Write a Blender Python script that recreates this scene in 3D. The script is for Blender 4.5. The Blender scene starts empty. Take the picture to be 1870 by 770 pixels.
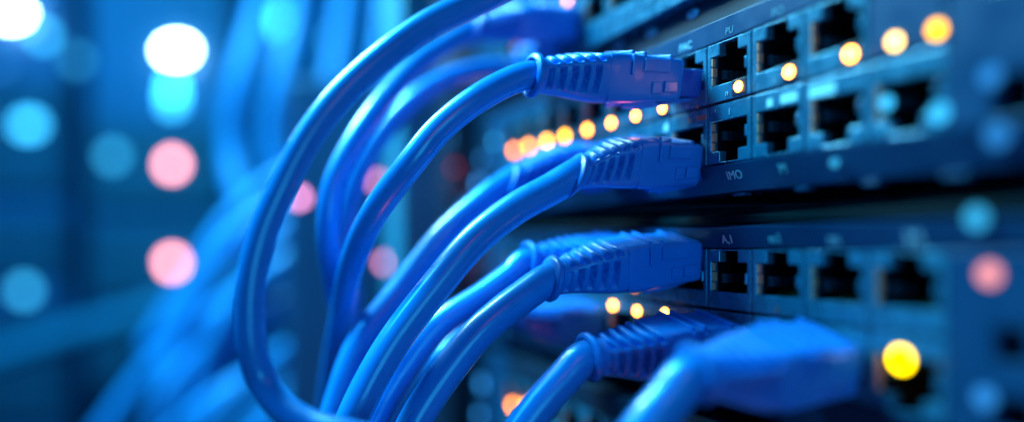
import bpy, bmesh, math, random
from mathutils import Vector, Matrix
random.seed(7)
sc = bpy.context.scene
COL = sc.collection
MM = 0.001
PI = math.pi

# ------------------------------------------------------------------ camera model (all lengths in mm)
TH = math.radians(10.0)
FPX, CX, HY = 1400.0, 597.0, 444.0          # focal length / principal point in photo pixels (1870 wide)
CAM = Vector((-115.0, 0.0, 0.0))
RIGHT = Vector((math.cos(TH), -math.sin(TH), 0))
FWD = Vector((math.sin(TH), math.cos(TH), 0))
UP = Vector((0, 0, 1))
PITCH, K0 = 14.0, 155.6                     # port pitch; y of one column edge

def ray(x, y):
    return RIGHT * ((x - CX) / FPX) + FWD - UP * ((y - HY) / FPX)
def at_depth(x, y, d):
    return CAM + ray(x, y) * d
def at_y(x, y, yw):
    r = ray(x, y)
    return CAM + r * (yw / r.y)
def on_panel(x, y, xw=0.0):
    r = ray(x, y)
    return CAM + r * ((xw - CAM.x) / r.x)
def col_y(k):                               # centre of port column k (0 = the first free column by the plugs)
    return K0 - PITCH * k - PITCH / 2

# ------------------------------------------------------------------ materials
def mat(name, base, rough=0.5, metal=0.0, coat=0.0, noise=0.0, nscale=400.0, bump=0.0, bscale=2500.0,
        spec=0.5, trans=0.0, rvar=0.0, sss=0.0):
    m = bpy.data.materials.new(name); m.use_nodes = True
    nt = m.node_tree; b = nt.nodes['Principled BSDF']
    b.inputs['Base Color'].default_value = (*base, 1)
    b.inputs['Roughness'].default_value = rough
    b.inputs['Metallic'].default_value = metal
    b.inputs['Coat Weight'].default_value = coat
    b.inputs['Coat Roughness'].default_value = 0.06
    b.inputs['Specular IOR Level'].default_value = spec
    b.inputs['Transmission Weight'].default_value = trans
    if noise or bump or rvar:
        tc = nt.nodes.new('ShaderNodeTexCoord')
        n = nt.nodes.new('ShaderNodeTexNoise'); n.inputs['Scale'].default_value = nscale
        n.inputs['Detail'].default_value = 5
        nt.links.new(tc.outputs['Object'], n.inputs['Vector'])
        if noise:
            mx = nt.nodes.new('ShaderNodeMix'); mx.data_type = 'RGBA'
            mx.inputs[6].default_value = (*[c * (1 - noise) for c in base], 1)
            mx.inputs[7].default_value = (*[min(1, c * (1 + noise)) for c in base], 1)
            nt.links.new(n.outputs['Fac'], mx.inputs[0])
            nt.links.new(mx.outputs[2], b.inputs['Base Color'])
        if rvar:
            mr = nt.nodes.new('ShaderNodeMapRange')
            mr.inputs['From Min'].default_value = 0.3; mr.inputs['From Max'].default_value = 0.7
            mr.inputs['To Min'].default_value = max(0.02, rough - rvar); mr.inputs['To Max'].default_value = rough + rvar
            nt.links.new(n.outputs['Fac'], mr.inputs['Value'])
            nt.links.new(mr.outputs['Result'], b.inputs['Roughness'])
        if bump:
            n2 = nt.nodes.new('ShaderNodeTexNoise'); n2.inputs['Scale'].default_value = bscale
            n2.inputs['Detail'].default_value = 3
            nt.links.new(tc.outputs['Object'], n2.inputs['Vector'])
            bp = nt.nodes.new('ShaderNodeBump'); bp.inputs['Strength'].default_value = bump
            bp.inputs['Distance'].default_value = 0.0002
            nt.links.new(n2.outputs['Fac'], bp.inputs['Height'])
            nt.links.new(bp.outputs['Normal'], b.inputs['Normal'])
    return m

def glow(name, colour, strength):
    m = bpy.data.materials.new(name); m.use_nodes = True
    nt = m.node_tree; nt.nodes.clear()
    o = nt.nodes.new('ShaderNodeOutputMaterial'); e = nt.nodes.new('ShaderNodeEmission')
    e.inputs['Color'].default_value = (*colour, 1); e.inputs['Strength'].default_value = strength
    nt.links.new(e.outputs[0], o.inputs['Surface'])
    return m

M = dict(
    jacket=mat('cable_jacket_blue', (0.010, 0.23, 0.68), 0.30, coat=0.35, noise=0.10, nscale=180, bump=0.06, bscale=900, rvar=0.06),
    mould=mat('moulded_plug_blue', (0.009, 0.19, 0.64), 0.36, coat=0.1, noise=0.10, nscale=260, bump=0.10, bscale=3500, rvar=0.08),
    clear=mat('tinted_clear_plastic', (0.015, 0.07, 0.42), 0.18, spec=0.6),
    steel=mat('brushed_port_shield', (0.05, 0.20, 0.33), 0.28, metal=0.45, spec=0.3, noise=0.18, nscale=350, bump=0.10, rvar=0.12),
    face=mat('painted_faceplate', (0.008, 0.049, 0.125), 0.38, metal=0.1, spec=0.25, noise=0.16, nscale=160, bump=0.12, rvar=0.10),
    dark=mat('dark_faceplate', (0.012, 0.022, 0.05), 0.45, metal=0.2, noise=0.25, nscale=120, bump=0.08, rvar=0.1),
    cavity=mat('black_port_plastic', (0.005, 0.005, 0.009), 0.75, spec=0.12),
    gold=mat('gold_contact', (0.75, 0.50, 0.20), 0.25, metal=1.0),
    copper=mat('copper_spring', (0.90, 0.30, 0.20), 0.45, metal=0.2),
    print=mat('pale_print', (0.42, 0.60, 0.70), 0.6),
    faint_print=mat('faint_print', (0.10, 0.22, 0.32), 0.6),
    orange_print=mat('orange_print', (0.85, 0.16, 0.04), 0.6),
    screw=mat('zinc_screw', (0.40, 0.55, 0.68), 0.3, metal=0.9),
    jacket_far=mat('cable_jacket_far', (0.008, 0.20, 0.52), 0.45, noise=0.1, nscale=60),  # same blue jacket, darkened where the key lamp hits too strongly
    jacket_teal=mat('cable_jacket_teal', (0.014, 0.15, 0.28), 0.45, noise=0.1, nscale=60),
    post=mat('light_blue_steel', (0.035, 0.19, 0.31), 0.5, metal=0.1, noise=0.2, nscale=60),
    cabinet=mat('blue_cabinet_steel', (0.014, 0.085, 0.21), 0.55, metal=0.1, noise=0.35, nscale=14),
    cabinet_dark=mat('dark_cabinet_steel', (0.01, 0.06, 0.12), 0.6, noise=0.3, nscale=14),
    wall=mat('blue_wall_paint', (0.014, 0.10, 0.23), 0.8, noise=0.5, nscale=5),
)

# ------------------------------------------------------------------ mesh helpers
def link(name, bm, m, parent=None, origin=(0, 0, 0), smooth=False, bevel=0.0, segs=2, angle=35):
    o3 = Vector(origin)
    for v in bm.verts:
        v.co = (v.co - o3) * MM
    bmesh.ops.recalc_face_normals(bm, faces=bm.faces)
    me = bpy.data.meshes.new(name); bm.to_mesh(me); bm.free()
    me.materials.append(m)
    if smooth:
        for p in me.polygons: p.use_smooth = True
    o = bpy.data.objects.new(name, me); COL.objects.link(o)
    if parent is not None: o.parent = parent
    else: o.location = o3 * MM
    if bevel:
        b = o.modifiers.new('bevel', 'BEVEL'); b.width = bevel * MM; b.segments = segs
        b.limit_method = 'ANGLE'; b.angle_limit = math.radians(angle)
    return o

def box(bm, x0, x1, y0, y1, z0, z1, mtx=None):
    vs = [bm.verts.new((x, y, z)) for x in (x0, x1) for y in (y0, y1) for z in (z0, z1)]
    for f in ((0, 1, 3, 2), (4, 6, 7, 5), (0, 4, 5, 1), (2, 3, 7, 6), (0, 2, 6, 4), (1, 5, 7, 3)):
        bm.faces.new([vs[i] for i in f])
    if mtx is not None:
        for v in vs: v.co = mtx @ v.co
    return vs

def boxed(name, m, parent, origin, *args, **kw):
    bm = bmesh.new(); box(bm, *args)
    return link(name, bm, m, parent, origin, **kw)

def grid_plate(bm, ys, zs, void, x0, x1, back=True):
    """A plate in the y-z plane from x0 (front) to x1 with rectangular voids: front faces, back faces and all inner and outer walls."""
    ny, nz = len(ys) - 1, len(zs) - 1
    cache = {}
    def V(i, j, x):
        k = (i, j, x)
        if k not in cache: cache[k] = bm.verts.new((x, ys[i], zs[j]))
        return cache[k]
    solid = lambda i, j: 0 <= i < ny and 0 <= j < nz and (i, j) not in void
    for i in range(ny):
        for j in range(nz):
            if not solid(i, j): continue
            bm.faces.new([V(i, j, x0), V(i + 1, j, x0), V(i + 1, j + 1, x0), V(i, j + 1, x0)])
            if back: bm.faces.new([V(i, j, x1), V(i, j + 1, x1), V(i + 1, j + 1, x1), V(i + 1, j, x1)])
            for (di, dj, a, b) in ((-1, 0, (i, j), (i, j + 1)), (1, 0, (i + 1, j), (i + 1, j + 1)),
                                   (0, -1, (i, j), (i + 1, j)), (0, 1, (i, j + 1), (i + 1, j + 1))):
                if not solid(i + di, j + dj):
                    bm.faces.new([V(*a, x0), V(*b, x0), V(*b, x1), V(*a, x1)])

def spline(pts, n):
    """Centripetal-ish Catmull-Rom through pts (Vectors), n samples per span."""
    P = [pts[0] * 2 - pts[1]] + list(pts) + [pts[-1] * 2 - pts[-2]]
    t = [0.0]
    for a, b in zip(P, P[1:]): t.append(t[-1] + max(1e-4, (b - a).length) ** 0.5)
    out = []
    for i in range(1, len(P) - 2):
        p0, p1, p2, p3 = P[i - 1:i + 3]; t0, t1, t2, t3 = t[i - 1:i + 3]
        for s in range(n):
            u = t1 + (t2 - t1) * s / n
            a1 = p0 * ((t1 - u) / (t1 - t0)) + p1 * ((u - t0) / (t1 - t0))
            a2 = p1 * ((t2 - u) / (t2 - t1)) + p2 * ((u - t1) / (t2 - t1))
            a3 = p2 * ((t3 - u) / (t3 - t2)) + p3 * ((u - t2) / (t3 - t2))
            b1 = a1 * ((t2 - u) / (t2 - t0)) + a2 * ((u - t0) / (t2 - t0))
            b2 = a2 * ((t3 - u) / (t3 - t1)) + a3 * ((u - t1) / (t3 - t1))
            out.append(b1 * ((t2 - u) / (t2 - t1)) + b2 * ((u - t1) / (t2 - t1)))
    out.append(P[-2].copy())
    return out

def smooth_path(path, times):
    for _ in range(times):
        path = [path[0], path[1]] + [(path[i - 1] + path[i] * 2 + path[i + 1]) / 4 for i in range(2, len(path) - 2)] + path[-2:]
    return path

def tube(bm, path, r, sides=28, cap=True):
    rings = []; t_prev = None; nrm = None
    for i, p in enumerate(path):
        t = (path[min(i + 1, len(path) - 1)] - path[max(i - 1, 0)]).normalized()
        if nrm is None:
            nrm = t.cross(Vector((0, 1, 0.01))).normalized()
        else:
            ax = t_prev.cross(t)
            if ax.length > 1e-8:
                nrm = Matrix.Rotation(t_prev.angle(t), 3, ax.normalized()) @ nrm
        nrm = (nrm - t * nrm.dot(t)).normalized()
        bn = t.cross(nrm)
        rings.append([bm.verts.new(p + nrm * (r * math.cos(2 * PI * j / sides)) + bn * (r * math.sin(2 * PI * j / sides))) for j in range(sides)])
        t_prev = t
    for a, b in zip(rings, rings[1:]):
        for j in range(sides):
            bm.faces.new([a[j], a[(j + 1) % sides], b[(j + 1) % sides], b[j]])
    if cap:
        bm.faces.new(rings[0][::-1]); bm.faces.new(rings[-1])

def dome(bm, c, ry, rz, depth, n=20, rings=5):
    """A lens dome bulging to -x from a y-z disc."""
    prev = None
    for k in range(rings + 1):
        a = (PI / 2) * k / rings
        s, x = math.cos(a), c[0] - depth * math.sin(a)
        if k == rings:
            tip = bm.verts.new((x, c[1], c[2]))
            for j in range(n): bm.faces.new([prev[j], prev[(j + 1) % n], tip])
        else:
            cur = [bm.verts.new((x, c[1] + ry * s * math.cos(2 * PI * j / n), c[2] + rz * s * math.sin(2 * PI * j / n))) for j in range(n)]
            if prev:
                for j in range(n): bm.faces.new([prev[j], prev[(j + 1) % n], cur[(j + 1) % n], cur[j]])
            else: bm.faces.new(cur[::-1])
            prev = cur

def tag(o, label, cat, group=None, kind=None):
    if label: o['label'] = label
    if cat: o['category'] = cat
    if group: o['group'] = group
    if kind: o['kind'] = kind
    return o

def empty(name, loc):
    o = bpy.data.objects.new(name, None); COL.objects.link(o)
    o.location = Vector(loc) * MM; o.empty_display_size = 0.005
    return o

def text_part(body, m, parent, loc, size, origin, xw=-0.55, lean=0.0, name='printed_mark'):
    """Flat raised lettering on the panel face, read from the -x side (its reading direction is -y)."""
    cu = bpy.data.curves.new('lettering', 'FONT'); cu.body = body; cu.size = size; cu.extrude = 0.04
    cu.align_x = 'CENTER'; cu.align_y = 'CENTER'
    tmp = bpy.data.objects.new('lettering', cu); COL.objects.link(tmp)
    bpy.context.view_layer.update()
    me = bpy.data.meshes.new_from_object(tmp.evaluated_get(bpy.context.evaluated_depsgraph_get()))
    bpy.data.objects.remove(tmp); bpy.data.curves.remove(cu)
    R = Matrix(((0, 0, -1), (-1, 0, 0), (0, 1, 0)))      # text x -> -y, text y -> z, text z -> -x
    for v in me.vertices:
        p = R @ v.co; v.co = (p + Vector((xw + lean * p.z, loc[0], loc[1])) - Vector(origin)) * MM
    me.name = name; me.materials.clear(); me.materials.append(m)
    o = bpy.data.objects.new(name, me); COL.objects.link(o); o.parent = parent
    return o

# ------------------------------------------------------------------ one port (centred on its cell, opening towards -x)
CELL_H = 13.3
YS = [-6.8, -5.7, -2.9, 2.9, 5.7, 6.8]
ZS = [-6.5, -2.8, 3.7, 6.15, 6.5]
VOID = {(1, 1), (2, 1), (3, 1), (2, 2)}
def make_port():
    bm = bmesh.new(); grid_plate(bm, YS, ZS, VOID, -0.45, 1.4)
    port = link('port', bm, M['steel'], None, bevel=0.3, segs=2)
    bm = bmesh.new()                                        # the well behind the frame
    solid = {(i, j) for i in range(5) for j in range(4)} - VOID
    ys, zs = YS, ZS
    def q(*p): bm.faces.new([bm.verts.new(v) for v in p])
    X0, X1 = 1.3, 11.0
    for (i, j) in VOID:
        y0, y1, z0, z1 = ys[i] - 0.02, ys[i + 1] + 0.02, zs[j] - 0.02, zs[j + 1] + 0.02
        q((X1, y0, z0), (X1, y1, z0), (X1, y1, z1), (X1, y0, z1))
        if (i - 1, j) in solid: q((X0, y0, z0), (X1, y0, z0), (X1, y0, z1), (X0, y0, z1))
        if (i + 1, j) in solid: q((X0, y1, z0), (X1, y1, z0), (X1, y1, z1), (X0, y1, z1))
        if (i, j - 1) in solid: q((X0, y0, z0), (X1, y0, z0), (X1, y1, z0), (X0, y1, z0))
        if (i, j + 1) in solid: q((X0, y0, z1), (X1, y0, z1), (X1, y1, z1), (X0, y1, z1))
    link('port_cavity', bm, M['cavity'], port)
    bm = bmesh.new()                                        # eight sprung contacts rising from the floor of the well
    for c in range(8):
        y = -3.55 + c * 1.016
        for (xa, za, xb, zb) in ((2.6, -2.5, 7.5, -0.2), (7.3, -0.3, 10.5, -0.6)):
            d = Vector((xb - xa, 0, zb - za)); L = d.length
            mt = Matrix.Translation((xa, y, za)) @ Matrix.Rotation(-math.atan2(d.z, d.x), 4, 'Y')
            box(bm, 0, L, -0.2, 0.2, -0.12, 0.12, mt)
    link('contact_pins', bm, M['gold'], port)
    bm = bmesh.new()                                        # copper coloured spring strips on the far side wall
    for z0, z1, x1 in ((-2.6, -0.9, 1.3), (-0.6, 1.4, 2.4), (1.7, 3.5, 1.3)):
        box(bm, -0.3, x1 * 0.38, 5.25, 5.66, z0, z1)
    link('side_spring', bm, M['copper'], port, bevel=0.08)
    bm = bmesh.new()                                        # rounded shield bump on the near side wall
    box(bm, -0.6, 1.6, -5.66, -5.05, -0.9, 1.6)
    link('shield_bump', bm, M['steel'], port, bevel=0.25)
    bm = bmesh.new()                                        # bright wiring block seen deep in the well
    for c in range(4):
        box(bm, 2.2 + c * 1.5, 3.3 + c * 1.5, 5.0, 5.62, -1.0, 1.0)
    link('wire_block', bm, M['steel'], port)
    return port

PORT = make_port()
PORT_KIDS = list(PORT.children)
port_used = [False]
def place_port(root, y, z, flip):
    if not port_used[0]:
        p = PORT; port_used[0] = True
    else:
        p = PORT.copy(); COL.objects.link(p)
        for ch in PORT_KIDS:
            c = ch.copy(); COL.objects.link(c); c.parent = p
    p.parent = root
    p.location = Vector((0, y, z)) * MM
    p.scale = (1, 1, -1 if flip else 1)
    return p

def lamp(root, origin, y, z, m, ry=1.1, rz=1.1, depth=0.7, x=-0.5, name='status_light_or_glow', dark_back=False):
    if dark_back:
        w = boxed('added_dark_back', M['dark'], root, origin, x - 0.2, x + 0.3, y - ry - 0.9, y + ry + 0.9, z - rz - 0.55, z + rz + 0.55, bevel=0.15)  # dark plate added so the blurred light stands on a darker ground
        x -= 0.2
    bm = bmesh.new(); dome(bm, (x, y, z), ry, rz, depth)
    return link(name, bm, m, root, origin, smooth=True)

def screw(root, origin, y, z, r=2.6, x=-0.6):
    bm = bmesh.new(); dome(bm, (x, y, z), r, r, 1.1, n=24)
    s = link('screw', bm, M['screw'], root, origin, smooth=True)
    boxed('screw_slot', M['cavity'], s, origin, x - 1.25, x - 0.7, y - r * 0.6, y + r * 0.6, z - 0.35, z + 0.35)
    return s

def holed_strip(root, origin, name, m, y0, y1, z0, z1, holes, x0=-0.6, x1=3.0, bevel=0.25):
    ys = sorted({y0, y1, *[h[0] for h in holes], *[h[1] for h in holes]})
    zs = sorted({z0, z1, *[h[2] for h in holes], *[h[3] for h in holes]})
    void = {(i, j) for i in range(len(ys) - 1) for j in range(len(zs) - 1)
            for h in holes if h[0] <= ys[i] < h[1] and h[2] <= zs[j] < h[3]}
    bm = bmesh.new(); grid_plate(bm, ys, zs, void, x0, x1)
    return link(name, bm, m, root, origin, bevel=bevel)

def make_switch(label, z_rows, z_top, z_bot, kmin, kmax, face_m, strips, ear_near=None, ear_holes=(), depth=150, blank=()):
    """z_rows: list of (z_low, flip). strips: list of (z0, z1, material)."""
    ya, yb = K0 - PITCH * kmin, K0 - PITCH * kmax            # ya = far end, yb = near end
    origin = Vector((0, (ya + yb) / 2, z_bot))
    root = empty('network_switch', origin)
    tag(root, label, 'network switch', 'network switches mounted one above another in the rack')
    boxed('chassis', M['dark'], root, origin, 11.5, depth, yb - 38, ya + 14, z_bot + 0.6, z_top - 0.6, bevel=0.6)
    for z0, z1, m, *tilt in strips:
        if tilt:                                             # leans downwards, a shape added to make the strip darker
            bm = bmesh.new(); xt, xb = tilt
            for v in box(bm, 0, 11.4, (yb + 0.05 if ear_near is None else ear_near), ya - 0.05, z0 + 0.05, z1 - 0.05):
                if v.co.x < 1: v.co.x = xt if v.co.z > (z0 + z1) / 2 else xb
            link('faceplate_strip', bm, m, root, origin, bevel=0.3)
            continue
        boxed('faceplate_strip', m, root, origin, -0.55, 11.4, yb + 0.05, ya - 0.05, z0 + 0.05, z1 - 0.05, bevel=0.3)
    bm = bmesh.new()                                         # backing seen in the seams between the ports
    lo = min(z for z, f in z_rows); hi = max(z for z, f in z_rows) + CELL_H
    for k in range(kmin, kmax + 1):
        y = K0 - PITCH * k
        box(bm, 0.7, 1.2, y - 0.6, y + 0.6, lo, hi)
    for z, f in z_rows:
        box(bm, 0.75, 1.25, yb, ya, z - 0.35, z + 0.25)
    link('seam_backing', bm, M['dark'], root, origin)
    for z, f in z_rows:
        for k in range(kmin, kmax):
            if (k, f) in blank:
                boxed('blank_cover', face_m, root, origin, -0.55, 11, col_y(k) - 6.8, col_y(k) + 6.8, z + 0.15, z + CELL_H - 0.15, bevel=0.3); continue
            place_port(root, col_y(k) - origin.y, z + CELL_H / 2 - origin.z, f)
    if ear_near is not None:
        el = max([z_bot] + [st[1] for st in strips if len(st) > 3 and st[0] == z_bot]); eh = min([z_top] + [st[0] for st in strips if len(st) > 3 and st[1] == z_top])
        holed_strip(root, origin, 'mounting_ear', face_m, ear_near, yb - 0.1, el + 0.05, eh - 0.05, list(ear_holes))
    boxed('mounting_ear', face_m, root, origin, -0.6, 3.0, ya + 0.1, ya + 16, z_bot, z_top, bevel=0.4)
    return root, origin

# LEDs: strength is chosen per lamp to suit its blur; also for added glints
amber = {}
def amber_m(s, tint='amber'):
    cols = {'amber': (1.0, 0.32, 0.0), 'gold': (1.0, 0.33, 0.04), 'orange': (1.0, 0.26, 0.0), 'straw': (1.0, 0.60, 0.16), 'apricot': (1.0, 0.42, 0.0), 'white': (0.55, 0.9, 1.0),
            'pink': (1.0, 0.36, 0.40), 'blue': (0.03, 0.30, 0.85), 'cyan': (0.04, 0.50, 0.95), 'red': (1.0, 0.05, 0.05), 'violet': (0.75, 0.26, 0.50), 'yellow': (1.0, 0.66, 0.0)}
    k = (round(s, 3), tint)
    if k not in amber: amber[k] = glow('lamp_' + tint, cols[tint], s)
    return amber[k]

# ---- upper switch
UP_EAR = [(88, 94, 37, 43), (87, 93, 18, 24)]
sw_up, o_up = make_switch('network switch above the dark gap, with a slanting row of amber lights between its ports',
    [(31.05, False), (17.4, True)], 49.4, 11.0, -8, 4, M['face'],
    [(44.35, 49.4, M['face']), (11.0, 17.35, M['face'], -0.8, 1.5)], ear_near=60, ear_holes=UP_EAR, blank=((3, False),))
for px, s, t in ((944, 21, 'orange'), (970, 21, 'amber'), (1003, 20, 'apricot'), (1036, 18, 'apricot'), (1077, 24, 'gold'), (1121, 24, 'gold'),
                 (1166, 24, 'gold'), (1215, 24, 'gold'), (1354, 24, 'gold'), (1447, 24, 'gold'), (1560, 24, 'gold'), (1641, 9, 'straw'), (1718, 7.5, 'apricot')):
    p = on_panel(px, HY - 0.2845 * (px - 350))
    r = 1.3 if px < 1060 else 1.15
    lamp(sw_up, o_up, p.y, p.z, amber_m(s, t), r, r, dark_back=True)
# ---- lower switch
LO_EAR = [(88, 92.5, -17, -12), (87, 93, -27, -22)]
sw_lo, o_lo = make_switch('network switch directly below the dark gap, with one large yellow light at its near end',
    [(-14.45, False), (-28.0, True)], 3.7, -36.5, -8, 4, M['face'],
    [(-1.1, 3.7, M['face'], -1.8, -0.4), (-36.5, -28.1, M['face'], -1.2, 2.4)], ear_near=60, ear_holes=LO_EAR)
for px, py, s, t, r in ((1123, 557, 24, 'gold', 1.1), (1167, 567, 24, 'gold', 1.1), (1218, 571, 24, 'gold', 1.1), (1650, 655, 8, 'yellow', 2.1), (1163, 527, 3, 'orange', 0.8), (945, 485, 6, 'orange', 0.9)):
    p = on_panel(px, py)
    lamp(sw_lo, o_lo, p.y, p.z, amber_m(s, t), r, r)
for px, py, s, t, r, sw, o in ((1625, 188, 1.9, 'cyan', 1.2, sw_up, o_up), (1722, 206, 1.6, 'cyan', 1.6, sw_up, o_up), (1815, 140, 1.1, 'blue', 1.5, sw_up, o_up),  # glowing domes in place of screw highlights and port-edge glare
                        (1828, 247, 0.9, 'blue', 1.8, sw_up, o_up), (1813, 500, 1.5, 'pink', 1.6, sw_lo, o_lo), (1805, 725, 1.1, 'blue', 1.6, sw_lo, o_lo),
                        (1530, 297, 0.9, 'cyan', 0.9, sw_up, o_up), (1803, 398, 1.2, 'cyan', 1.6, sw_lo, o_lo)):
    p = on_panel(px, py)
    lamp(sw, o, p.y, p.z, amber_m(s, t), r, r, x=(-1.9 if py == 398 else -0.62))
# lettering
def put(px, py, body, size, sw, o, m='print'):
    p = on_panel(px, py, -0.6)
    xw, lean = -0.6, 0.0
    if sw is sw_up and p.z < 17.3: lean = -2.3 / 6.25; xw = -0.8 + (p.z - 17.3) * lean - 0.12
    if sw is sw_lo and p.z > -1.1: lean = -1.4 / 4.7; xw = -1.8 + (p.z - 3.65) * lean - 0.12
    text_part(body, M[m], sw, (p.y, p.z), size, o, xw, lean)
put(1252, 86, 'PAC', 2.5, sw_up, o_up); put(1332, 56, 'PU', 2.1, sw_up, o_up, 'faint_print'); put(1420, 22, 'PO', 2.4, sw_up, o_up, 'faint_print')
put(1336, 320, 'IMO', 2.6, sw_up, o_up); put(1424, 309, 'M', 2.8, sw_up, o_up)
put(1332, 437, 'A,1', 2.6, sw_lo, o_lo); put(1419, 436, 'm1', 2.8, sw_lo, o_lo); put(1526, 438, 'm', 3.4, sw_lo, o_lo); put(1674, 437, 'M', 3.6, sw_lo, o_lo)
put(1327, 170, 'n', 2.0, sw_up, o_up); put(1414, 146, 'i', 2.0, sw_up, o_up); put(1255, 187, '.', 4.0, sw_up, o_up)
put(1274, 185, '.', 5.0, sw_up, o_up, 'orange_print')
put(1332, 204, 'I', 2.0, sw_up, o_up); put(1306, 210, "'", 3.0, sw_up, o_up); put(1281, 214, 'oco', 2.2, sw_up, o_up, 'orange_print'); put(1260, 222, '9', 1.8, sw_up, o_up, 'orange_print')
put(1262, 541, 'I', 1.8, sw_lo, o_lo, 'orange_print'); put(1346, 548, '.', 2.0, sw_lo, o_lo, 'orange_print'); put(1418, 565, 'I', 1.8, sw_lo, o_lo, 'orange_print')
for px, py, w, h in ((1405, 188, 1.6, 1.6), (1440, 178, 4.2, 1.9), (1216, 233, 1.8, 2.0), (1500, 165, 6.0, 2.2)):
    p = on_panel(px, py, -0.6)
    boxed('printed_mark', M['print'], sw_up, o_up, -0.56, -0.48, p.y - w / 2, p.y + w / 2, p.z - h / 2, p.z + h / 2)

# ---- switch above (only its far ports and lower edge show)
sw_top, o_top = make_switch('blurred network switch at the very top, showing mostly its bright slanting lower edge',
    [(60.5, False)], 84.0, 57.0, -9, 1, M['face'],
    [(57.0, 60.4, M['steel']), (73.9, 84.0, M['face'])])
for px, py, s, t in ((1040, 1, 10, 'pink'), (948, 86, 1.2, 'pink'), (985, 84, 0.8, 'pink')):
    p = on_panel(px, py); lamp(sw_top, o_top, p.y, p.z, amber_m(s, t), 1.1, 1.1)
# ---- switch below
sw_bot, o_bot = make_switch('dim blurred network switch at the bottom with two small orange lights',
    [(-62.0, False), (-76, True)], -41.5, -84.0, -8, 3, M['face'],
    [(-48.6, -41.5, M['dark']), (-84.0, -76.2, M['dark'])])
for px, py, s, t in ((940, 739, 22, 'orange'), (964, 741, 18, 'amber')):
    p = on_panel(px, py); lamp(sw_bot, o_bot, p.y, p.z, amber_m(s, t), 1.4, 1.4)

# ---- dark blanking plate with bolts between the top switch and the upper switch
oo = Vector((6, 200, 49.8))
bl = empty('blanking_plate', oo)
tag(bl, 'narrow dark plate with round bolts between the two uppermost switches', 'blanking plate')
boxed('plate', M['dark'], bl, oo, 3.0, 7.0, 60, 290, 49.6, 56.8, bevel=0.3)
for px, py in ((1190, 60), (1266, 25), (1130, 84)):
    p = on_panel(px, py, 3.0)
    bm = bmesh.new(); dome(bm, (3.0, p.y, p.z), 2.3, 1.3, 0.9, n=24)
    link('bolt', bm, M['screw'], bl, oo, smooth=True)
# ---- dark shelf bar in the gap between upper and lower switch
o2 = Vector((6, 180, 4.0))
sb = empty('shelf_bar', o2)
tag(sb, 'dark horizontal shelf bar in the gap between the two port rows', 'shelf')
boxed('bar', M['cavity'], sb, o2, 5.0, 60, 50, 285, 4.2, 8.0, bevel=0.5)
boxed('front_lip', M['cavity'], sb, o2, 2.0, 4.9, 50, 285, 4.2, 6.2, bevel=0.4)
for px, py, w in ((1350, 350, 3.4), (1465, 343, 3.0), (1590, 331, 3.2), (1745, 322, 4)):
    p = on_panel(px, py, 1.5); boxed('bottom_clip', M['face'], sw_up, o_up, 1.2, 3.2, p.y - w / 2, p.y + w / 2, 10.2, 10.97, bevel=0.15)

# ---- rack upright and dark rail at the far end of the switches
o3 = Vector((-20, 318, -90))
po = empty('rack_post', o3)
tag(po, 'pale blue upright rack post standing at the far end of the switches', 'rack post')
holes = []
for i in range(13):
    z = -80 + i * 15.9
    holes.append((312, 322, z, z + 9))
boxed('upright', M['post'], po, o3, -30, -15, 306, 332, -110, 130, bevel=0.8)
boxed('flange', M['post'], po, o3, -14.9, -12.8, 318, 332, -110, 130, bevel=0.4)
o4 = Vector((2, 310, -90))
ra = empty('rack_rail', o4)
tag(ra, 'dark rack rail with faint red and blue lights beside the pale post', 'rack rail')
boxed('rail_plate', M['dark'], ra, o4, 0, 4, 285, 420, -110, 130, bevel=0.4)
for px, py, s, t, r in ((830, 305, 1.4, 'red', 1.4), (874, 335, 4, 'blue', 2.2), (852, 372, 2, 'blue', 1.8), (905, 258, 5, 'cyan', 2.0), (880, 290, 2.5, 'blue', 1.5),
                        (820, 250, 1.4, 'blue', 2.0), (870, 600, 2.5, 'blue', 2.4), (880, 700, 2.5, 'blue', 2.6), (850, 640, 1.5, 'blue', 2.2), (876, 756, 2.5, 'blue', 2.2)):
    p = on_panel(px, py); lamp(ra, o4, p.y, p.z, amber_m(s, t), r, r, x=-0.05)

# ------------------------------------------------------------------ plugs and patch cables
def sup(c, e):
    return math.copysign(abs(c) ** (2.0 / e), c)
def sstep(a, b, x):
    t = min(1, max(0, (x - a) / (b - a))); return t * t * (3 - 2 * t)
BOOT_L, BODY_L = 17.0, 18.5
def loft(bm, rings):
    prev = None
    for r in rings:
        cur = [bm.verts.new(p) for p in r]
        n = len(cur)
        if prev:
            for j in range(n): bm.faces.new([prev[j], prev[(j + 1) % n], cur[(j + 1) % n], cur[j]])
        else: bm.faces.new(cur[::-1])
        prev = cur
    bm.faces.new(prev)

def section(x, t):
    """Half sizes and squareness of the moulding at t = 0 (cable end) .. 1 (where the boot meets the body)."""
    hy = 4.3 + 1.9 * sstep(0.1, 1, t); hz = 4.0 + 1.25 * sstep(0, 0.9, t)
    return hy, hz, 2.2 + 3.2 * sstep(0.1, 1, t)

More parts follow.
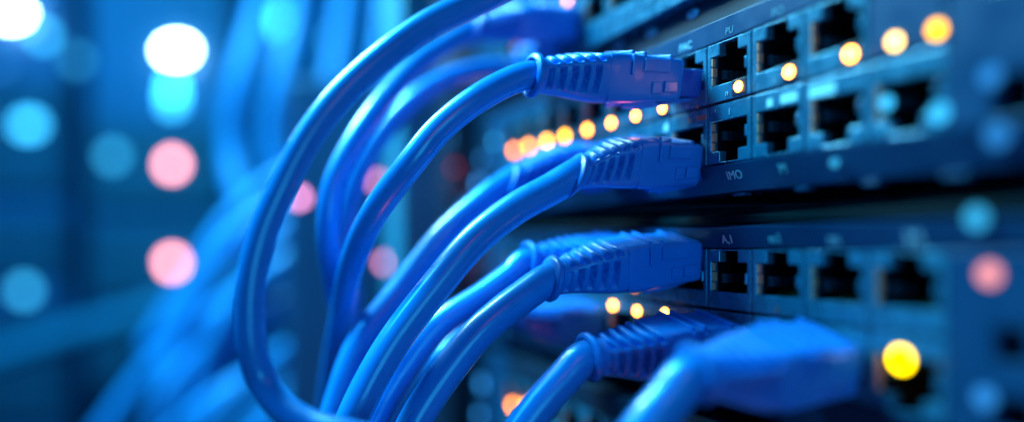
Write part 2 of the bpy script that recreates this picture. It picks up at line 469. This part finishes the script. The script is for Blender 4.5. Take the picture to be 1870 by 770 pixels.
def boot_mesh(droop, roll):
    """Strain relief: rounded end lip, five slots on each side and a second set over top and bottom; it sags by droop at the cable end."""
    N = 132; x0 = -(BODY_L + BOOT_L)
    bm = bmesh.new(); rings = []
    NR = 110
    slots = [3.6 + i * 2.65 for i in range(5)]
    for i in range(NR + 1):
        s = BOOT_L * i / NR; t = s / BOOT_L
        hy, hz, e = section(0, t)
        lip = 1.0 * (1 - sstep(0.25, 1.0, abs(s - 1.0) / 1.25)) if s < 2.3 else 0
        if s < 0.5: lip -= 0.5 * (1 - s / 0.5) ** 2
        ring = []
        for j in range(N):
            a = 2 * PI * j / N
            ca, sa = math.cos(a), math.sin(a)
            r = (abs(ca / (hy + lip)) ** e + abs(sa / (hz + lip)) ** e) ** (-1 / e)
            zr = r * sa / (hz + lip)
            up = abs(zr)
            side = 1 - sstep(0.50, 0.58, abs(zr + 0.06)); top = sstep(0.70, 0.78, zr)
            d = 0.0
            for q, c in enumerate(slots):
                lean = 0.45 * max(0, -zr) * (0.4 + 0.2 * q) if zr < 0 else 0.15 * zr
                u_s = s - c + lean
                u_t = s - c + 0.2 - 1.3 * (1 - up) / 0.3
                d = max(d, side * (1 - sstep(0.58, 0.74, abs(u_s))), top * (1 - sstep(0.56, 0.86, abs(u_t))))
            f = (r - 2.7 * d) / r
            bulge = -0.5 * sstep(0.35, 1, t) * max(0.0, -zr)
            ring.append((x0 + s, r * ca * f, r * sa * f + bulge))
        rings.append(ring)
    inner = [(x0 + 0.3, 4.0 * math.cos(2 * PI * j / N), 4.0 * math.sin(2 * PI * j / N)) for j in range(N)]
    deep = [(x0 + 4.0, 3.4 * math.cos(2 * PI * j / N), 3.3 * math.sin(2 * PI * j / N)) for j in range(N)]
    loft(bm, [deep, inner] + rings)
    for v in bm.verts:
        q = max(0.0, -BODY_L - v.co.x) / BOOT_L
        a = math.radians(roll) * (0.6 + 0.4 * min(1.0, max(0.0, q)) ** 0.5)
        y, z = v.co.y, v.co.z
        v.co.y, v.co.z = y * math.cos(a) - z * math.sin(a), y * math.sin(a) + z * math.cos(a)
        sl = 2 * droop * q / BOOT_L                       # shear the sections so that they stay square to the bent axis
        v.co.x += sl * v.co.z * 0.9
        v.co.z -= droop * q * q
    return bm

def make_plug_meshes():
    """Local frame: +x towards the port, moulding front face at x = 0, boot end at x = -(BODY_L + BOOT_L)."""
    out = []
    # body
    bm = bmesh.new(); rings = []
    for s, ky, kz, drop in ((0.02, 1.0, 1.0, 0), (1.2, 1.01, 1.02, 0), (2.4, 1.01, 1.03, 0), (6.0, 1.0, 1.02, 0), (10, 1.0, .97, 0), (14, .99, .93, 0), (17.3, .98, .90, 0), (18.1, .96, .88, 0), (18.5, .92, .83, 0)):
        hy, hz = 6.2 * ky, 5.25 * kz
        e = 7 + 5 * (s / BODY_L)
        bot = -0.5 * (1 - sstep(0, 14, s))
        ring = []
        for j in range(64):
            a = 2 * PI * j / 64
            z = hz * sup(math.sin(a), e)
            ring.append((-BODY_L + s, hy * sup(math.cos(a), e), z + (bot if math.sin(a) < -0.3 else 0)))
        rings.append(ring)
    loft(bm, rings)
    out.append(('plug_body', bm, 'mould', dict(smooth=True, edge=True)))
    # raised ribs, seams and panels moulded on the body
    bm = bmesh.new()
    for sy in (-1, 1):
        box(bm, -4.9, -1.6, *sorted((sy * 5.95, sy * 6.8)), -2.9, -0.4)
        box(bm, -7.9, -5.4, *sorted((sy * 5.95, sy * 6.65)), -3.3, -0.6)
        box(bm, -10.5, -4.0, *sorted((sy * 5.95, sy * 6.7)), 1.4, 4.35)
        box(bm, -13.6, -13.0, *sorted((sy * 5.9, sy * 6.85)), 0.6, 5.2)
    out.append(('side_panel', bm, 'mould', dict(bevel=0.22)))
    bm = bmesh.new()
    for xa in (-13.6, -10.6, -3.9):
        box(bm, xa, xa + 0.8, -5.9, 5.9, 4.2, 5.95 - (xa + 13.6) * 0.05)
    out.append(('top_rib', bm, 'mould', dict(bevel=0.22)))
    # snap latch, a bent tongue under the body
    bm = bmesh.new()
    for (xa, za, xb, zb, w) in ((6.0, -3.8, -4.0, -5.7, 2.9), (-4.0, -5.7, -9.5, -6.6, 3.1)):
        d = Vector((xb - xa, 0, zb - za))
        mt = Matrix.Translation((xa, 0, za)) @ Matrix.Rotation(-math.atan2(d.z, d.x), 4, 'Y')
        box(bm, 0, d.length, -w, w, -0.45, 0.45, mt)
    for sy in (-1, 1):
        mt = Matrix.Translation((-12.2, sy * 3.6, -5.9)) @ Matrix.Rotation(math.radians(-8), 4, 'Y')
        box(bm, -1.2, 7.5, -0.5, 0.5, -0.7, 0.6, mt)
    out.append(('latch', bm, 'mould', dict(bevel=0.2)))
    bm = bmesh.new()
    box(bm, -0.4, 9.0, -5.2, 5.2, -3.6, 2.6)
    out.append(('plug_nose', bm, 'clear', dict(bevel=0.4)))
    bm = bmesh.new()
    for c in range(8):
        y = -3.55 + c * 1.016
        box(bm, 4.2, 9.15, y - 0.2, y + 0.2, 2.0, 2.8)
    out.append(('contact_pins', bm, 'gold', {}))
    return out

PLUG = []
def build_plug_proto():
    for name, bm, m, kw in make_plug_meshes():
        kw = dict(kw); edge = kw.pop('edge', False)
        o = link(name, bm, M[m], None, **kw)
        if edge:
            b = o.modifiers.new('edge', 'EDGE_SPLIT'); b.split_angle = math.radians(50)
        PLUG.append(o)
build_plug_proto()
plug_used = [False]
HOLES = {}
def plug_on(root, tip, boot, slope, up_latch=False, scale=1.0, roll=19):
    """Put a plug's parts under root: front face at tip, body axis rising by slope, boot sagging down to the point boot (world mm)."""
    ax = Vector((1, 0, slope)).normalized()
    side = Vector((0, 1, 0)); upv = ax.cross(side)
    if upv.z < 0: upv = -upv
    side = upv.cross(ax)
    d = boot - tip
    sx = -d.dot(ax) / (BODY_L + BOOT_L)
    droop = -d.dot(upv) / scale
    R = Matrix((ax, side, upv)).transposed().to_4x4()
    flip = Matrix.Rotation(PI if up_latch else 0, 4, 'X') @ Matrix.Rotation(math.radians(roll * 0.6), 4, 'X')
    loc = Matrix.Translation((tip * MM) - root.location)
    for o in PLUG:
        if not plug_used[0]: c = o
        else:
            c = o.copy(); COL.objects.link(c)
        c.parent = root
        c.matrix_local = loc @ R @ flip @ Matrix.Diagonal((sx, scale, scale, 1))
    plug_used[0] = True
    c = link('strain_boot', boot_mesh(droop, roll), M['mould'], root, smooth=True)
    c.matrix_local = loc @ R @ Matrix.Diagonal((sx, scale, scale, 1))
    return (ax * (BOOT_L * sx) + upv * (2 * droop * scale)).normalized()

def cable(label, pts, dia, plug=None, slope=0.0, up_latch=False, scale=1.0, roll=19, group='blue patch cables plugged into the switches', sm=6, m='jacket'):
    """pts: world mm. With a plug: (tip, boot) world points; the cable starts inside the boot."""
    base = plug[0] if plug else pts[len(pts) // 2]
    root = empty('patch_cable', base)
    tag(root, label, 'patch cable', group)
    path_pts = list(pts)
    if plug:
        tip, boot = plug
        ax = plug_on(root, tip, boot, slope, up_latch, scale, roll)
        path_pts = [boot + ax * 5.0, boot] + path_pts
    path = smooth_path(spline(path_pts, 22), sm)
    bm = bmesh.new(); tube(bm, path, dia / 2)
    link('cable_jacket', bm, M[m], root, base, smooth=True)
    return root

def ys(rows):   # rows of (px, py, world y)
    return [at_y(*r) for r in rows]

yA = col_y(-1)
# A: upper sharp plug, pulled a few mm out of its port
tA = Vector((-5.6, yA, 38.0)); bA = at_y(966, 138, yA)
cable('sharp blue patch cable with its ribbed plug half pulled out, right above the amber lights',
      ys([(930, 149, yA), (862, 187, yA), (800, 238, yA + 1), (757, 290, yA + 2), (688, 382, yA + 8), (645, 474, yA + 20), (624, 578, yA + 36), (609, 661, yA + 48), (600, 740, yA + 55), (598, 830, yA + 60)]),
      6.5, (tA, bA), slope=-0.01)
# B: second sharp plug
tB = Vector((-0.9, yA, 18.9)); bB = at_y(1041, 324, yA)
cable('sharp blue patch cable with its plug between the amber lights and the dark gap',
      ys([(1008, 344, yA), (942, 380, yA), (870, 436, yA), (793, 526, yA), (712, 634, yA), (657, 734, yA), (630, 800, yA), (612, 870, yA)]), 7.3, (tB, bB), slope=0.0)
# C: third sharp plug
tC = Vector((-0.9, yA, -2.9)); bC = at_y(999, 511, yA)
cable('sharp blue patch cable plugged in just under the dark gap',
      ys([(965, 534, yA), (915, 571, yA), (868, 614, yA), (808, 690, yA), (761, 762, yA), (728, 830, yA), (700, 900, yA)]), 7.4, (tC, bC), slope=0.10, up_latch=False)
# D: lower row
yD = col_y(0)
tD = Vector((-0.9, yD, -20.5)); bD = at_y(1068, 652, yD)
cable('blue patch cable with ribbed plug in the lowest port row, beside the big blurred plug',
      ys([(1030, 690, yD), (985, 740, yD), (945, 795, yD), (905, 860, yD)]), 7.2, (tD, bD), slope=0.10)
# E: big blurred plug nearest the lens
yE = col_y(2)
tE = Vector((-1.0, yE, -20.6)); bE = at_y(1262, 682, yE)
cable('big out of focus blue patch cable nearest the lens at the bottom',
      ys([(1222, 728, yE), (1175, 785, yE), (1130, 850, yE)]), 7.6, (tE, bE), slope=0.10, scale=1.04, roll=30)
# F + M: blurred plug at the top in the switch above
yF = col_y(-5)
tF = Vector((-0.9, yF, 68.0)); bF = at_y(860, 54, yF)
cable('blurred blue patch cable plugged into the topmost switch, arching down behind the sharp arcs',
      ys([(822, 76, yF - 3), (764, 114, yF - 9), (697, 187, yF - 18), (645, 262, yF - 24), (610, 335, yF - 26), (600, 400, yF - 26), (601, 452, yF - 24), (612, 520, yF - 16), (628, 600, yF - 4), (632, 700, yF), (630, 820, yF)]), 6.2, (tF, bF), slope=0.05, roll=42)
# N: one more behind A
yN = col_y(-6)
tN = Vector((-0.9, yN, 64.0)); bN = at_y(955, 122, yN)
cable('blurred blue patch cable seen only as a short level piece behind the highest sharp plug',
      ys([(900, 126, yN - 4), (830, 140, yN - 10), (765, 175, yN - 12), (705, 235, yN - 12), (660, 310, yN - 10), (635, 400, yN - 6), (640, 520, yN), (640, 680, yN), (640, 820, yN)]), 6.6, (tN, bN), slope=0.1)
# G: behind B
yG = col_y(-3)
tG = Vector((-0.9, yG, 21.5)); bG = at_y(921, 338, yG)
cable('slightly blurred blue patch cable close behind the sharp one plugged just above the dark gap',
      ys([(892, 358, yG), (816, 425, yG), (735, 526, yG), (656, 630, yG - 2), (617, 734, yG - 4), (600, 800, yG - 5), (590, 880, yG - 5)]), 7.2, (tG, bG), slope=0.06)
# H: behind C
yH = col_y(-2)
tH = Vector((-0.9, yH, -3.5)); bH = at_y(958, 478, yH)
cable('slightly blurred blue patch cable whose plug peeps out behind the sharp plug under the gap',
      ys([(935, 500, yH), (884, 538, yH), (800, 594, yH), (742, 668, yH), (694, 745, yH), (660, 820, yH)]), 6.6, (tH, bH), slope=0.02)
yI = col_y(-4)
tI = Vector((-0.9, yI, -21.5)); bI = at_y(934, 572, yI)
cable('blurred blue patch cable with its plug in shadow, left of three small amber lights',
      ys([(908, 586, yI), (860, 614, yI), (800, 650, yI), (745, 706, yI), (712, 760, yI), (690, 830, yI)]), 6.6, (tI, bI), slope=0.05)
# L: big arc with no plug in the picture
yL = 152.0
cable('large sharp blue patch cable arching down from the top edge, its plug out of view',
      ys([(1075, -95, yL), (975, -50, yL), (868, 4, yL), (775, 50, yL), (690, 112, yL), (620, 178, yL), (561, 255, yL), (507, 360, yL), (478, 432, yL), (458, 526, yL), (459, 630, yL), (478, 690, yL), (512, 740, yL - 3), (565, 775, yL - 8), (650, 800, yL - 14), (760, 830, yL - 18)]), 6.3)

# blurred bundle further back
bundle = [
    ('far blurred blue cable sweeping up from the bottom edge, leftmost of the loose bundle', 420, 9, [(262, 860), (290, 740), (345, 660), (455, 585), (580, 520), (720, 470), (830, 450)]),
    ('blurred blue cable of the loose bundle behind the bottom of the big sharp arc', 400, 9, [(330, 870), (380, 770), (460, 685), (570, 610), (690, 560), (820, 540)]),
    ('blurred blue cable lowest in the bundle, crossing low behind the sharp cables', 390, 9, [(420, 880), (480, 780), (560, 715), (660, 670), (800, 650)]),
    ('blurred blue cable second lowest in the bundle, near the bottom edge', 400, 9, [(300, 800), (400, 720), (510, 660), (620, 620), (800, 600)]),
    ('broad blurred blue cable crossing behind the big sharp arc at half its height', 430, 11, [(310, 700), (360, 540), (430, 430), (540, 365), (680, 325), (830, 300)]),
    ('blurred blue cable bulging farthest left from behind the big sharp arc', 450, 11, [(290, 780), (325, 600), (385, 450), (475, 350), (600, 290), (740, 260), (860, 250)]),
    ('blurred blue cable crossing behind the arcs just above the pink light pair', 410, 10, [(340, 760), (400, 600), (480, 500), (590, 440), (720, 410), (830, 400)]),
    ('blurred blue cable crossing behind the arcs just below the pink light pair', 420, 10, [(360, 800), (440, 630), (530, 550), (640, 500), (830, 480)]),
    ('pale blurred hanging cable bending towards the rack, first from the left under the top edge', 520, 16, [(500, -80), (470, 40), (440, 150), (425, 270), (450, 370), (540, 440), (700, 475)]),
    ('pale blurred hanging cable under the top edge beside the brightest streak', 500, 15, [(560, -80), (540, 30), (515, 140), (495, 250), (520, 340), (620, 400), (760, 420)]),
    ('pale blurred hanging cable under the top edge, behind the big arc', 500, 14, [(640, -80), (625, 60), (605, 170), (595, 260), (640, 340), (760, 380)]),
    ('pale blurred hanging cable close to the upright post', 490, 13, [(715, -80), (705, 60), (690, 180), (690, 280), (740, 350), (830, 370)]),
    ('broad soft blue cable sweeping low from the lower left towards the middle, behind the bundle', 480, 15, [(180, 800), (290, 660), (420, 555), (560, 480), (720, 435), (840, 420)]),
    ('broad soft blue cable behind the bundle at the height of the small pink pair', 490, 15, [(270, 640), (380, 490), (520, 415), (660, 370), (840, 350)]),
    ('broad soft blue cable behind the bundle low down near the bottom of the big arc', 470, 13, [(370, 880), (490, 730), (600, 665), (700, 630), (820, 605)]),
    ('thick far blurred cable rising gently across the left side under the pink lights', 760, 26, [(-200, 720), (-20, 655), (140, 605), (300, 560), (460, 500), (700, 420)]),
]
for lab, d, dia, pl in bundle:
    cable(lab, [at_depth(x, y, d + 6 * random.uniform(-1, 1)) for x, y in pl], dia, group='blurred blue cables in the background', sm=10, m='jacket_teal' if dia > 20 else 'jacket_far')

# ------------------------------------------------------------------ far background: server cabinets with status lights
def cabinet(label, x0, x1, d, depth, m, lamps, shelves=()):
    a = at_depth(x0, HY, d); b = at_depth(x1, HY, d)
    w = (b - a).length
    root = empty('server_cabinet', Vector((a.x, a.y, -420)))
    root.rotation_euler = (0, 0, -TH)
    tag(root, label, 'server cabinet', 'server cabinets in the blurred background')
    boxed('cabinet_body', m, root, (0, 0, 0), 0, w, 0, depth, 0, 900, bevel=3)
    for k, (z0, z1) in enumerate(shelves):
        boxed('server_unit', M['cabinet'] if m is M['cabinet_dark'] else M['cabinet_dark'], root, (0, 0, 0), 8, w - 8, -12, -0.2, 420 + z0, 420 + z1, bevel=2)
    for (px, py, s, t, rx, rz) in lamps:
        p = at_depth(px, py, d - 14)
        lx = (p - a).dot(RIGHT)
        bm = bmesh.new(); dome(bm, (0, 0, 0), rx, rz, 3.0, n=24)
        bmesh.ops.rotate(bm, verts=bm.verts, cent=(0, 0, 0), matrix=Matrix.Rotation(PI / 2, 3, 'Z'))
        o = link('status_light_or_glow', bm, amber_m(s, t), root, smooth=True)
        o.location = Vector((lx, -14, p.z + 420)) * MM
    return root
D1 = 850
cabinet('blurred blue server cabinet with one white and two pink round lights stacked vertically', 160, 420, D1, 260, M['cabinet'],
        [(322, 92, 60, 'white', 14.0, 7), (315, 168, 14, 'cyan', 7.5, 7.5), (316, 146, 14, 'cyan', 5, 5), (314, 188, 7, 'cyan', 8, 7.5), (314, 300, 14, 'pink', 7.5, 7.5), (314, 479, 14, 'pink', 7.5, 7.5), (205, 285, 3.0, 'cyan', 9, 8)],
        shelves=((40, 130), (-60, 20), (-190, -90)))
cabinet('blurred blue server cabinet at the left edge with a glaring white light on top', -220, 125, D1 + 60, 260, M['cabinet'],
        [(22, 25, 60, 'white', 14, 7.5), (80, 66, 6, 'cyan', 8, 7), (52, 228, 6.5, 'cyan', 14, 9), (44, 530, 3.8, 'cyan', 10, 9), (0, 120, 1.5, 'blue', 10, 6), (140, 110, 2.0, 'cyan', 8, 8)],
        shelves=((60, 190), (-40, 30), (-210, -80)))
cabinet('blurred dark blue server cabinet behind the cable bundle near the middle', 430, 900, D1 + 120, 260, M['cabinet'], 
        [(527, 40, 12, 'cyan', 14, 18), (440, 140, 2, 'cyan', 10, 12), (622, 75, 5, 'cyan', 12, 14)],  # added glows that brighten the hanging-cable streaks, not status lights
        shelves=((30, 200), (-170, -40)))
# power strip with pink lights behind the cables
pa = at_depth(650, HY, 372)
ps = empty('power_strip', Vector((pa.x, pa.y, -110)))
ps.rotation_euler = (0, 0, -TH)
tag(ps, 'upright blue power strip with pink lights, half hidden behind the arched cables', 'power strip')
boxed('strip_body', M['cabinet'], ps, (0, 0, 0), -34, 26, 0, 30, -30, 190, bevel=2)
for (px, py, s, r) in ((690, 331, 5, 2.6), (735, 331, 4, 2.2), (546, 360, 9, 2.6), (704, 479, 7, 2.4), (727, 479, 7, 2.4)):
    p = at_depth(px, py, 370)
    lx = (p - pa).dot(RIGHT)
    bm = bmesh.new(); dome(bm, (0, 0, 0), r, r, 1.2, n=20)
    bmesh.ops.rotate(bm, verts=bm.verts, cent=(0, 0, 0), matrix=Matrix.Rotation(PI / 2, 3, 'Z'))
    o = link('status_light_or_glow', bm, amber_m(s, 'violet'), ps, smooth=True)
    o.location = Vector((lx, -0.1, p.z + 110)) * MM
# wall behind everything
wa = at_depth(935, HY, 1600)
bm = bmesh.new(); box(bm, -2500, 2500, 0, 40, -1500, 1500)
w = link('wall', bm, M['wall'], None)
w.location = wa * MM; w.rotation_euler = (0, 0, -TH); w['kind'] = 'structure'

# ------------------------------------------------------------------ light
def area(name, loc, aim, size, energy, colour, sy=None):
    l = bpy.data.lights.new(name, 'AREA'); l.energy = energy; l.color = colour
    l.shape = 'RECTANGLE' if sy else 'DISK'; l.size = size * MM
    if sy: l.size_y = sy * MM
    o = bpy.data.objects.new(name, l); COL.objects.link(o)
    o.location = Vector(loc) * MM
    o.rotation_euler = (Vector(aim) - Vector(loc)).to_track_quat('-Z', 'Y').to_euler()
    return o
area('key_lamp', (-260, 340, 480), (-40, 180, 0), 160, 8.5, (0.03, 0.74, 1.0))
area('white_lamp', (-170, 390, 270), (-60, 170, 0), 18, 2.2, (0.38, 0.90, 1.0), sy=120)
area('fill_lamp', (-110, -330, 20), (-40, 160, 0), 240, 0.92, (0.03, 0.50, 1.0))
area('pink_lamp', (-50, 60, -170), (-10, 165, 10), 40, 0.04, (1.0, 0.16, 0.13))
area('warm_lamp', (-75, 20, 75), (0, 150, 10), 30, 0.005, (1.0, 0.14, 0.08))  # extra lamp added to redden the copper port springs
area('glint_lamp', (-15, 163, 26.5), (-16, 164, 40), 4, 0.0012, (1.0, 0.12, 0.22))  # small added lamp that tints the underside of plug A pink
area('background_fill', (-500, 350, 520), (-350, 850, 0), 300, 8.5, (0.02, 0.48, 1.0))  # added fill for the background cabinets and cables
wd = bpy.data.worlds.new('World'); sc.world = wd; wd.use_nodes = True
bg = wd.node_tree.nodes['Background']; bg.inputs['Color'].default_value = (0.008, 0.13, 0.40, 1); bg.inputs['Strength'].default_value = 0.13

# ------------------------------------------------------------------ camera
cd = bpy.data.cameras.new('camera'); cam = bpy.data.objects.new('camera', cd); COL.objects.link(cam)
cam.location = CAM * MM; cam.rotation_euler = (PI / 2, 0, -TH)
cd.sensor_width = 36; cd.lens = FPX / 1870 * 36
cd.shift_x = (935 - CX) / 1870; cd.shift_y = (HY - 385) / 1870
cd.clip_start = 0.01; cd.clip_end = 20
cd.dof.use_dof = True; cd.dof.focus_distance = 0.168; cd.dof.aperture_fstop = 2.2
sc.camera = cam
sc.view_settings.view_transform = 'Standard'; sc.view_settings.look = 'None'
sc.view_settings.exposure = 0; sc.view_settings.gamma = 1
sc.cycles.use_denoising = True
sc.cycles.use_adaptive_sampling = False
sc.cycles.sample_clamp_indirect = 4
sc.cycles.max_bounces = 6
sc.render.film_transparent = False
